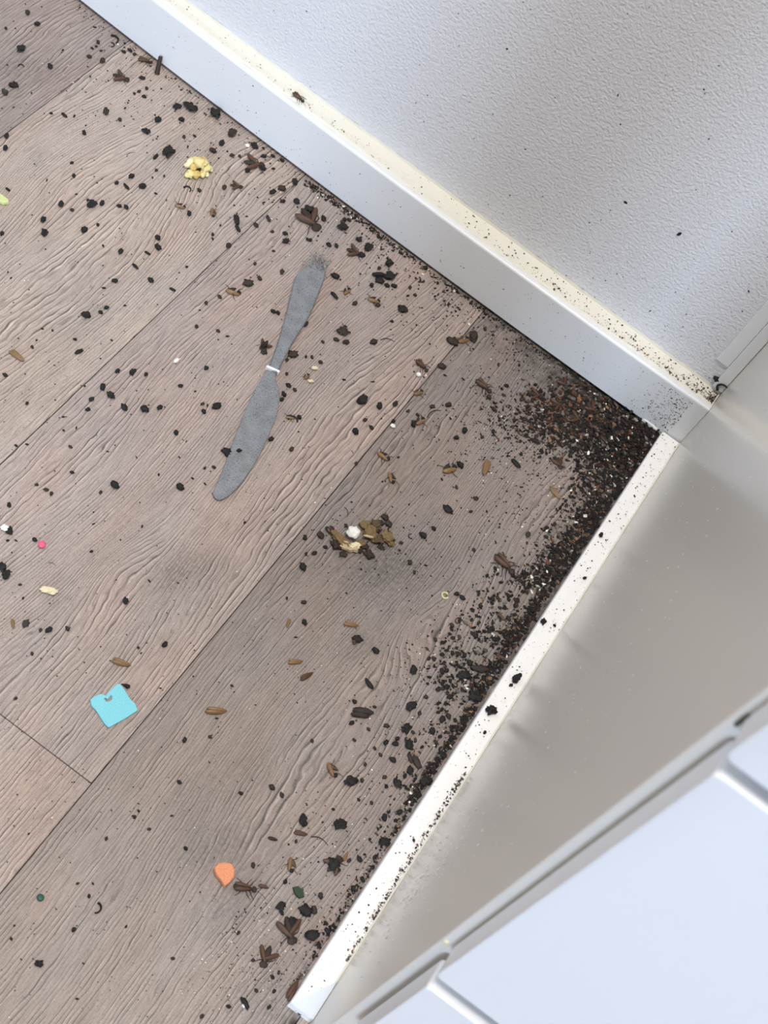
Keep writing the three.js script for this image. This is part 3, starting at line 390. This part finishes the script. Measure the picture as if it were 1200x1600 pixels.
crumb('crumb', 76, 925, 24, 12, [1, 0.35, 0.45], M.cream, 'cream coloured crumb below the pink bead', 'crumb', 0.4, 2.5, 4, 10);
crumb('bead', 65, 853, 12, 13, [1, 0.8, 1], std({ color: rgb(236, 92, 128), roughness: 0.35 }), 'small bright pink bead near the left edge', 'bead', 0.03, 1);
crumb('bead', 653, 587, 8, 14, [1, 0.8, 1], std({ color: rgb(235, 242, 240), roughness: 0.3 }), 'tiny white bead below a brown cockroach', 'bead', 0.03, 1);
crumb('disc', 63, 1403, 12, 15, [1, 0.4, 1], std({ color: rgb(34, 82, 66), roughness: 0.5 }), 'tiny dark green disc at the lower left', 'disc', 0.05, 1);
crumb('crumb', 7, 827, 13, 16, [1, 0.6, 0.8], M.white, 'white crumb beside a black dropping at the left edge', 'crumb');
crumb('crumb', 275, 566, 12, 17, [1, 0.6, 0.5], M.white, 'white sliver left of the knife handle, between two dark bits', 'crumb', 0.3, 2, 3, -40);
crumb('crumb', 491, 577, 10, 18, [1, 0.5, 0.6], M.cream, 'cream crumb right of the knife collar, upper of two', 'crumb'); crumb('crumb', 485, 597, 9, 19, [1, 0.5, 0.6], M.cream, 'cream crumb right of the knife collar, lower of two', 'crumb');
crumb('crumb', 613, 667, 8, 21, [1, 0.6, 0.8], M.white, 'white crumb on the plank seam right of the knife blade', 'crumb');
crumb('crumb', 386, 229, 7, 22, [1, 0.6, 0.8], M.white, 'white crumb close to the baseboard above the yellow crumb', 'crumb');
crumb('crumb', 382, 1572, 10, 23, [1, 0.5, 0.6], M.white, 'white crumb beside the black sliver at the bottom edge', 'crumb');
{
  const p = at(695, 931), m = solo('ring', new THREE.TorusGeometry(0.4, 0.12, 8, 20, 5.2).rotateX(Math.PI / 2).translate(0, 0.12, 0), std({ color: rgb(206, 206, 150), roughness: 0.3 }), 'pale green glassy ring on the middle plank', 'ring'); m.position.copy(p); m.scale.setScalar(13 * metresPerPixel(p));
  const q = at(715, 970), r = solo('ring', new THREE.TorusGeometry(0.4, 0.1, 8, 20, 4.6).rotateX(Math.PI / 2).scale(0.7, 1, 1).translate(0, 0.1, 0), M.brown, 'brown broken ring below the pale green ring', 'ring'); r.position.copy(q); r.scale.setScalar(13 * metresPerPixel(q));
}
// splinter leaning against the baseboard
{
  const foot = at(245, 116), top = at(251, 88, 'z', bow(-0.455) + 0.001), v = top.clone().sub(foot), m = solo('splinter', new THREE.CylinderGeometry(0.0014, 0.0019, v.length(), 6, 4), M.dark, 'dark wooden splinter leaning upright against the white baseboard', 'splinter');
  m.position.copy(foot).addScaledVector(v, 0.5); m.quaternion.setFromUnitVectors(new THREE.Vector3(0, 1, 0), v.normalize());
}
// dried food scraps
{
  const c = at(555, 838), food = thing('food_scrap', 'dried beige and brown clump of food scraps with a white piece on it', 'food'); food.position.copy(c);
  const bit = (name, px, py, len, deg, geo, mat, y = 0, label) => { const p = at(px, py), m = part(name, geo, mat, food); m.position.copy(p).sub(c).setY(y); m.rotation.y = turnAt(px, py, deg); m.scale.setScalar(len * metresPerPixel(p)); if (label) m.userData.label = label; };
  const olive = std({ color: rgb(118, 96, 62), roughness: 0.7 }), umber = std({ color: rgb(84, 66, 44), roughness: 0.7 }), straw = std({ color: rgb(184, 165, 132), roughness: 0.7 });
  [[530, 846, 34, 40, 31], [545, 858, 30, 15, 32], [520, 834, 24, 35, 38], [538, 852, 26, 30, 39], [560, 852, 22, -10, 40]].forEach(([x, y, l, d, n], i) => bit('peel', x, y, l, d, lump(n, 0.45, 2.4, 1, 0.26, 0.42, 4), i % 2 ? straw : olive, 0.0002 * i, i % 2 ? 'beige shred' : 'olive shred'));
  [[576, 834, 24, 60, 33], [586, 824, 20, 80, 34], [602, 842, 20, 60, 41], [570, 824, 18, 30, 42], [590, 846, 18, 10, 43], [608, 850, 13, 50, 44], [582, 842, 16, 100, 45]].forEach(([x, y, l, d, n], i) => bit('crust', x, y, l, d, lump(n, 0.5, 2.2, 1, 0.45, 0.75, 4), i % 3 === 1 ? umber : olive, 0.0004 * (i % 3), 'olive brown piece'));
  bit('kernel', 548, 838, 20, 20, lump(35, 0.22, 2, 1, 0.7, 0.95, 4), M.white, 0.002, 'white crumbly piece'); bit('kernel', 553, 856, 17, 0, lump(36, 0.3, 2, 1, 0.5, 0.6, 4), M.cream, 0.001); bit('straw', 572, 844, 18, 12, lump(37, 0.1, 2, 1, 0.25, 0.25), straw, 0.004);
  for (const [px, py, len, deg] of [[600, 810, 18, 45], [606, 820, 16, 60], [595, 818, 14, 20], [569, 856, 18, 10], [575, 868, 24, 35], [560, 862, 14, 0], [594, 856, 14, 20], [590, 848, 10, 0], [612, 845, 12, 10], [500, 838, 16, 60], [515, 830, 20, 30], [523, 853, 24, 45], [535, 868, 18, 10], [626, 849, 9, 0], [540, 822, 9, 60], [508, 855, 8, 20], [590, 830, 12, 80], [604, 832, 12, 20]]) bit('dark_crumb', px, py, len * 0.72, deg, LUMPS.ragged[len % 5], M.dark, 0.0003);
}

// ------------------------------------------------------------------ dirt nobody could count
const tmp = new THREE.Object3D(), tint = new THREE.Color();
const PALETTE = [[24, 20, 18], [38, 30, 25], [60, 44, 34], [92, 56, 36], [120, 92, 64], [96, 92, 88], [214, 209, 198], [252, 250, 244]];
function stuff(name, label, category, list, geo, parent) {           // list of [position, size, palette index, up axis]
  const m = new THREE.InstancedMesh(geo, std({ color: 0xffffff, roughness: 0.85 }), list.length);
  list.forEach(([p, s, c, up], i) => { tmp.position.copy(p); tmp.rotation.set(0, 0, 0); if (up === 'z') tmp.rotation.set(Math.PI / 2, 0, rnd() * 6.28); else if (up === 'x') tmp.rotation.set(rnd() * 6.28, 0, Math.PI / 2); else tmp.rotation.set((rnd() - 0.5) * 0.5, rnd() * 6.28, (rnd() - 0.5) * 0.5); tmp.scale.set(s, s * (up ? 0.22 : 0.6 + 0.5 * rnd()), s * (0.5 + 0.6 * rnd())); tmp.updateMatrix(); m.setMatrixAt(i, tmp.matrix); const [r, g, b] = PALETTE[c], k = c > 6 ? 1 : 0.7 + 0.6 * rnd(); m.setColorAt(i, tint.setRGB(r * k / 255, g * k / 255, b * k / 255, THREE.SRGBColorSpace)); });
  m.name = numbered(name); m.userData = { kind: 'stuff', label }; if (category) m.userData.category = category; m.castShadow = m.receiveShadow = true; scene.add(m); return m;
}
const onFloor = (px, py) => { const p = at(px, py); return p.x < -0.0006 && p.z > bow(p.x) + 0.0006 ? p : null; };
const pick = (w) => { let t = rnd() * w.reduce((a, b) => a + b, 0); for (let i = 0; i < w.length; i++) if ((t -= w[i]) < 0) return i; return 0; };
const heap = [], grit = [];
const DARKS = [54, 24, 10, 3.5, 3, 12, 3.6];
function scatter(out, n, place, lo, hi, w, stack = 0) { for (let i = 0, tries = 0; i < n && tries < n * 6; tries++) { const [px, py] = place(), p = onFloor(px, py); if (!p) continue; const s = (lo + (hi - lo) * Math.pow(rnd(), 2.2)) * metresPerPixel(p); p.y = stack * rnd() * rnd(); out.push([p, s, pick(w)]); i++; } }
const blob = (x, y, sx, sy = sx) => () => [x + gauss() * sx, y + gauss() * sy];
const band = (x0, y0, x1, y1, dx, dy, pow = 2) => () => { const t = rnd(), k = Math.pow(rnd(), pow); return [mix(x0, x1, t) + dx * k + gauss() * 1.5, mix(y0, y1, t) + dy * k + gauss() * 1.5]; };
scatter(heap, 1950, blob(1000, 690, 24, 24), 2.2, 8, DARKS, 0.004);
scatter(heap, 1235, blob(965, 690, 32, 28), 2.2, 8, DARKS, 0.002);
scatter(heap, 780, blob(915, 668, 34, 26), 2.2, 8, DARKS);
scatter(heap, 468, blob(860, 650, 40, 26), 2.5, 7, [44, 26, 16, 12, 8, 6, 1]);
scatter(heap, 494, blob(905, 640, 34, 20), 3, 8, [30, 20, 20, 26, 12, 4, 1]);
scatter(heap, 338, blob(815, 665, 36, 24), 2, 6, DARKS);
scatter(heap, 546, blob(935, 745, 26, 30), 2.2, 7.5, DARKS);
scatter(heap, 1950, band(1024, 680, 872, 905, -26, -14, 2.6), 2.2, 8, DARKS);
scatter(heap, 546, band(1010, 700, 900, 870, -60, -30, 1.3), 2, 7, DARKS);
scatter(heap, 390, blob(868, 885, 18, 22), 2.2, 8, DARKS); scatter(heap, 208, blob(846, 905, 16, 18), 2.2, 7.5, DARKS);
scatter(heap, 806, band(872, 905, 745, 1100, -13, -8, 1.6), 2.2, 7.5, DARKS);
scatter(heap, 546, band(870, 910, 735, 1105, -85, -45, 1.3), 2.5, 8, DARKS);
scatter(heap, 156, blob(800, 985, 20, 18), 2.2, 7.5, DARKS); scatter(heap, 143, blob(728, 1062, 20, 18), 2.2, 7.5, DARKS);
scatter(heap, 429, band(745, 1105, 640, 1262, -10, -6, 1.5), 2.2, 7.5, DARKS); scatter(heap, 117, band(740, 1110, 640, 1265, -45, -25, 1.2), 2.5, 7, DARKS);
scatter(heap, 208, band(640, 1268, 468, 1545, -9, -5, 1.4), 2, 6, DARKS); scatter(heap, 91, band(640, 1268, 500, 1500, -30, -15, 1.2), 2, 6, DARKS);
scatter(heap, 546, band(480, 282, 1010, 660, -4, 7, 1.4), 2, 5, DARKS); scatter(heap, 182, band(560, 340, 900, 590, -20, 32, 1.5), 2, 5, DARKS); scatter(heap, 117, band(118, 4, 480, 282, -4, 8, 1.2), 1.5, 4, DARKS);
stuff('dirt_heap', 'black and brown dirt heaped in the corner and along the white strip', 'dirt', heap, lump(91, 0.5, 2.4, 1, 0.6, 0.8, 1));
const GRIT = [46, 30, 16, 4, 4, 14, 12];
scatter(grit, 2300, () => [rnd() * 1030, rnd() * 1600], 1, 3, GRIT);
scatter(grit, 900, () => { const t = rnd(); return [mix(160, 1000, t) + gauss() * 60, mix(60, 660, t) + gauss() * 50 + 30]; }, 1, 3.6, GRIT);
scatter(grit, 1300, blob(850, 680, 90, 70), 1, 3.6, GRIT);
scatter(grit, 1100, band(960, 780, 470, 1560, -150, -60, 1.2), 1, 3.8, GRIT);
scatter(grit, 500, blob(420, 1530, 70, 50), 1, 2.6, [10, 12, 10, 4, 8, 26, 40]);
scatter(grit, 350, blob(640, 1040, 120, 90), 1, 3, GRIT); scatter(grit, 200, blob(600, 860, 50, 40), 1, 4, [40, 30, 20, 4, 6, 10, 1]);
stuff('grit', 'fine dark grit and pale dust specks strewn over the floor planks', 'dirt', grit, lump(92, 0.4, 2, 1, 0.6, 0.8, 1));
const speck = lump(93, 0.35, 2, 1, 0.6, 0.9, 1), face = [], ledge = [], wall = [], top = [], side = [];
const BL = [50, 24, 6, 0, 0, 14, 0];
for (let i = 0; i < 420; i++) { const x = -0.56 * Math.pow(rnd(), 1.5), y = 0.004 + 0.041 * rnd(); face.push([new THREE.Vector3(x, y, bow(x) + 0.0001), (0.0004 + 0.0008 * rnd() ** 3), pick(BL), 'z']); }
for (let i = 0; i < 420; i++) { const x = 0.004 - Math.abs(gauss()) * 0.014, y = 0.006 + 0.039 * rnd() ** 0.9; if (x < 0.0145) face.push([new THREE.Vector3(x, y, bow(x) + 0.0001), (0.0004 + 0.0009 * rnd() ** 2), pick(BL), 'z']); }
stuff('wall_speck', 'fine dark specks on the upright face of the white baseboard', 'speck', face, speck);
for (let i = 0; i < 1150; i++) { const x = 0.014 - 0.56 * Math.pow(rnd(), 2.4), t = rnd(); ledge.push([new THREE.Vector3(x, 0.0499 + (t > 0.8 ? 0.0008 : 0), mix(bow(x) - 0.005, -0.0155, t)), (0.0004 + 0.001 * rnd() ** 3) * (x > -0.2 ? 1.15 : 0.7), pick([16, 16, 16, 3, 22, 30, 4])]); }
stuff('ledge_speck', 'dark specks and dust collected on the top ledge of the baseboard', 'speck', ledge, speck);
for (let i = 0; i < 260; i++) { const x = -0.5 + 0.51 * rnd() ** 0.7, y = 0.054 + 0.3 * rnd(); wall.push([new THREE.Vector3(x, y, ROOM.z0 + 0.0002), 0.0005 + 0.0012 * rnd() ** 4, pick(BL), 'z']); }
for (let i = 0; i < 160; i++) { const x = 0.008 - Math.abs(gauss()) * 0.1, y = 0.054 + Math.abs(gauss()) * 0.04; wall.push([new THREE.Vector3(x, y, ROOM.z0 + 0.0002), 0.0004 + 0.0007 * rnd() ** 2, pick(BL), 'z']); }
for (const [px, py, l] of [[978, 317, 8], [1062, 365, 9], [1108, 217, 6], [965, 148, 6], [1170, 455, 6]]) { const p = at(px, py, 'z', ROOM.z0 + 0.0003); wall.push([p, l * metresPerPixel(p), 0, 'z']); }
stuff('wall_speck', 'scattered dark specks on the textured white wall', 'speck', wall, speck);
for (let i = 0; i < 420; i++) top.push([new THREE.Vector3(0.002 + 0.0128 * rnd(), STRIP_Y, 0.004 + 0.495 * rnd() ** 1.3), 0.0003 + 0.0009 * rnd() ** 3, pick([30, 20, 10, 4, 6, 40, 0])]);
for (let i = 0; i < 420; i++) top.push([new THREE.Vector3(0.0142 - Math.abs(gauss()) * 0.0014, STRIP_Y, 0.33 + 0.14 * rnd()), 0.0004 + 0.0012 * rnd() ** 2, pick([10, 10, 8, 0, 34, 60, 0])]);
stuff('strip_speck', 'dark specks and grey dust on the white floor strip', 'speck', top, speck);
for (let i = 0; i < 420; i++) side.push([new THREE.Vector3(PX - 0.0001, 0.02 + 0.3 * rnd() ** 1.6, 0.03 + 0.46 * rnd()), 0.0005 + 0.0008 * rnd() ** 2, 7, 'x']);
for (let i = 0; i < 130; i++) side.push([new THREE.Vector3(PX - 0.0001, 0.05 + Math.abs(gauss()) * 0.05, 0.44 + gauss() * 0.022), 0.0008 + 0.0014 * rnd(), 7, 'x']);
stuff('panel_speck', 'pale dust flecks on the side panel of the cabinet', 'speck', side, speck);
const fluff = [];
for (let i = 0; i < 110; i++) { const a = rnd() * 6.28, px = 494 + gauss() * 9, py = 417 + gauss() * 7, p = at(px, py); fluff.push(tube([[p.x, 0.003 * rnd() + 0.0025, p.z], [p.x + 0.0017 * Math.cos(a), 0.0045 + 0.001 * rnd(), p.z + 0.0017 * Math.sin(a)], [p.x + 0.0028 * Math.cos(a + 0.9), 0.0035 + 0.001 * rnd(), p.z + 0.0028 * Math.sin(a + 0.9)]], 0.0003, 0.8, 4, 3)); }
{ const m = solo('dust_fluff', mergeGeometries(fluff), std({ color: rgb(150, 152, 152), roughness: 0.95 }), 'grey dust fluff clinging to the rounded end of the knife handle', 'dust'); m.userData.kind = 'stuff'; }
stuff('dropping_specks', 'tiniest dark droppings sprinkled over all the floor planks', 'dropping', tinyOnes, LUMPS.round[0]);
settleLabels();
// ------------------------------------------------------------------ the person taking the picture, behind the lens
function skinned(bones, lo, hi, cell, k = 0.03) {                    // smooth union of tapered capsules, meshed
  const c = new THREE.Vector3().addVectors(lo, hi).multiplyScalar(0.5), half = Math.max(hi.x - lo.x, hi.y - lo.y, hi.z - lo.z) / 2 + cell * 2, n = Math.ceil(half * 2 / cell);
  const mc = new MarchingCubes(n, new THREE.MeshStandardMaterial(), false, false, 160000); mc.isolation = 0;
  const p = new THREE.Vector3(), a = new THREE.Vector3(), b = new THREE.Vector3(), B = bones.map(([p0, r0, p1, r1]) => [new THREE.Vector3(...p0), r0, new THREE.Vector3(...p1), r1]);
  for (let z = 0, i = 0; z < n; z++) for (let y = 0; y < n; y++) for (let x = 0; x < n; x++, i++) {
    p.set((x - n / 2) / (n / 2), (y - n / 2) / (n / 2), (z - n / 2) / (n / 2)).multiplyScalar(half).add(c);
    let d = 9;
    for (const [q0, r0, q1, r1] of B) { a.subVectors(p, q0); b.subVectors(q1, q0); const t = clamp(a.dot(b) / Math.max(1e-9, b.lengthSq()), 0, 1), e = a.addScaledVector(b, -t).length() - mix(r0, r1, t), h = Math.max(0, k - Math.abs(d - e)) / k; d = Math.min(d, e) - h * h * k * 0.25; }
    mc.field[i] = -d;
  }
  mc.update();
  const g = new THREE.BufferGeometry(); g.setAttribute('position', new THREE.BufferAttribute(mc.positionArray.slice(0, mc.count * 3), 3)); g.setAttribute('normal', new THREE.BufferAttribute(mc.normalArray.slice(0, mc.count * 3), 3));
  g.scale(half, half, half).translate(c.x, c.y, c.z); return g;
}
{
  const V = (x, y, z) => new THREE.Vector3(x, y, z), X = -0.062, hipY = 0.87, Z = 1.14;
  const who = thing('person', 'person in dark trousers and grey jumper leaning forward with a phone held in both hands', 'person');
  const legs = (g) => [-1, 1].flatMap((s) => [[[X + s * 0.05, hipY, Z], 0.078 + g, [X + s * 0.028, 0.47, Z - 0.02 + s * 0.05], 0.05 + g], [[X + s * 0.028, 0.47, Z - 0.02 + s * 0.05], 0.05 + g, [X + s * 0.03, 0.1, Z + 0.01 + s * 0.07], 0.036 + g]]);
  const torso = (g) => [[[X - 0.05, hipY + 0.03, Z], 0.1 + g, [X + 0.05, hipY + 0.03, Z], 0.1 + g], [[X, hipY + 0.08, Z], 0.105 + g, [X, 1.15, Z - 0.05], 0.11 + g], [[X - 0.09, 1.27, Z - 0.1], 0.075 + g, [X + 0.09, 1.27, Z - 0.1], 0.075 + g], [[X - 0.05, 1.12, Z - 0.06], 0.1 + g, [X + 0.05, 1.12, Z - 0.06], 0.1 + g]];
  const hand = (s) => [-0.075 + s * 0.062, 0.872, 0.905], elbow = (s) => [X + s * 0.235, 1.0, Z - 0.07];
  const arms = (g, end = 1) => [-1, 1].flatMap((s) => { const e = elbow(s), h = hand(s), w = e.map((v, i) => mix(v, h[i], end)); return [[[X + s * 0.17, 1.29, Z - 0.11], 0.05 + g, e, 0.036 + g], [e, 0.036 + g, w, 0.025 + g]]; });
  const fingers = [-1, 1].flatMap((s) => { const h = hand(s), out = [[h, 0.024, [h[0] - s * 0.018, h[1] - 0.03, h[2] - 0.012], 0.02]]; for (let f = 0; f < 4; f++) { const y = h[1] - 0.004 - f * 0.013, z = h[2] - 0.03 + f * 0.006; out.push([[h[0] + s * 0.004, y, z + 0.012], 0.0085, [h[0] + s * 0.002, y - 0.006, z - 0.014], 0.0078], [[h[0] + s * 0.002, y - 0.006, z - 0.014], 0.0078, [h[0] - s * 0.018, y - 0.008, z - 0.024], 0.0068]); } out.push([[h[0], h[1], h[2] + 0.01], 0.011, [h[0] - s * 0.03, h[1] + 0.004, h[2] + 0.012], 0.0095]); return out; });
  const head = [[[X, 1.33, Z - 0.13], 0.05, [X, 1.42, Z - 0.18], 0.047], [[X, 1.5, Z - 0.2], 0.088, [X, 1.49, Z - 0.22], 0.08], [[X, 1.44, Z - 0.235], 0.05, [X, 1.425, Z - 0.265], 0.036], [[X, 1.475, Z - 0.3], 0.012, [X, 1.45, Z - 0.305], 0.014], [[X - 0.085, 1.48, Z - 0.2], 0.018, [X - 0.088, 1.5, Z - 0.2], 0.016], [[X + 0.085, 1.48, Z - 0.2], 0.018, [X + 0.088, 1.5, Z - 0.2], 0.016]];
  const feet = [-1, 1].map((s) => [[X + s * 0.036, 0.05, Z + 0.03 + s * 0.07], 0.036, [X + s * 0.05, 0.03, Z - 0.16 + s * 0.07], 0.03]);
  const skin = std({ color: rgb(196, 150, 126), roughness: 0.6 });
  const body = part('body', mergeGeometries([skinned([...legs(-0.008), ...torso(-0.008), ...arms(-0.004), ...head], V(-0.42, 0.02, 0.8), V(0.32, 1.66, 1.34), 0.016), skinned(fingers, V(-0.18, 0.8, 0.86), V(0.02, 0.9, 0.95), 0.0032, 0.006)]), skin, who);
  part('trousers', skinned([...legs(0.006), ...torso(0.004).slice(0, 1)], V(-0.3, 0.05, 0.95), V(0.2, 1.02, 1.3), 0.014), std({ color: rgb(52, 54, 62), roughness: 0.9 }), body);
  part('jumper', skinned([...torso(0.008), ...arms(0.008, 0.85)], V(-0.42, 0.82, 0.84), V(0.32, 1.42, 1.34), 0.012), std({ color: rgb(118, 116, 114), roughness: 0.95 }), body);
  part('hair', skinned([[[X, 1.535, Z - 0.175], 0.082, [X, 1.47, Z - 0.15], 0.078]], V(-0.2, 1.36, 0.85), V(0.1, 1.66, 1.12), 0.01), std({ color: rgb(58, 42, 32), roughness: 0.8 }), body);
  for (const f of feet) part('shoe', skinned([f], V(Math.min(f[0][0], f[2][0]) - 0.05, 0.0, Z - 0.29), V(Math.max(f[0][0], f[2][0]) + 0.05, 0.1, Z + 0.16), 0.006), std({ color: rgb(60, 58, 56), roughness: 0.8 }), body);
  const phone = thing('smartphone', 'black smartphone held in both hands above the dirty floor', 'phone');
  phone.quaternion.copy(camera.quaternion); phone.position.copy(EYE).addScaledVector(AZ, 0.016);
  part('housing', new RoundedBoxGeometry(0.072, 0.15, 0.0085, 4, 0.004).translate(0.02, -0.055, 0), std({ color: rgb(30, 31, 34), roughness: 0.4 }), phone);
  part('screen', new RoundedBoxGeometry(0.067, 0.144, 0.001, 2, 0.0004).translate(0.02, -0.055, 0.0044), std({ color: rgb(12, 12, 14), roughness: 0.1 }), phone);
  part('lens_ring', new THREE.TorusGeometry(0.006, 0.0012, 8, 24).translate(0, 0, -0.0052), std({ color: rgb(60, 60, 64), roughness: 0.3, metalness: 0.8 }), phone);
}

renderer.render(scene, camera);
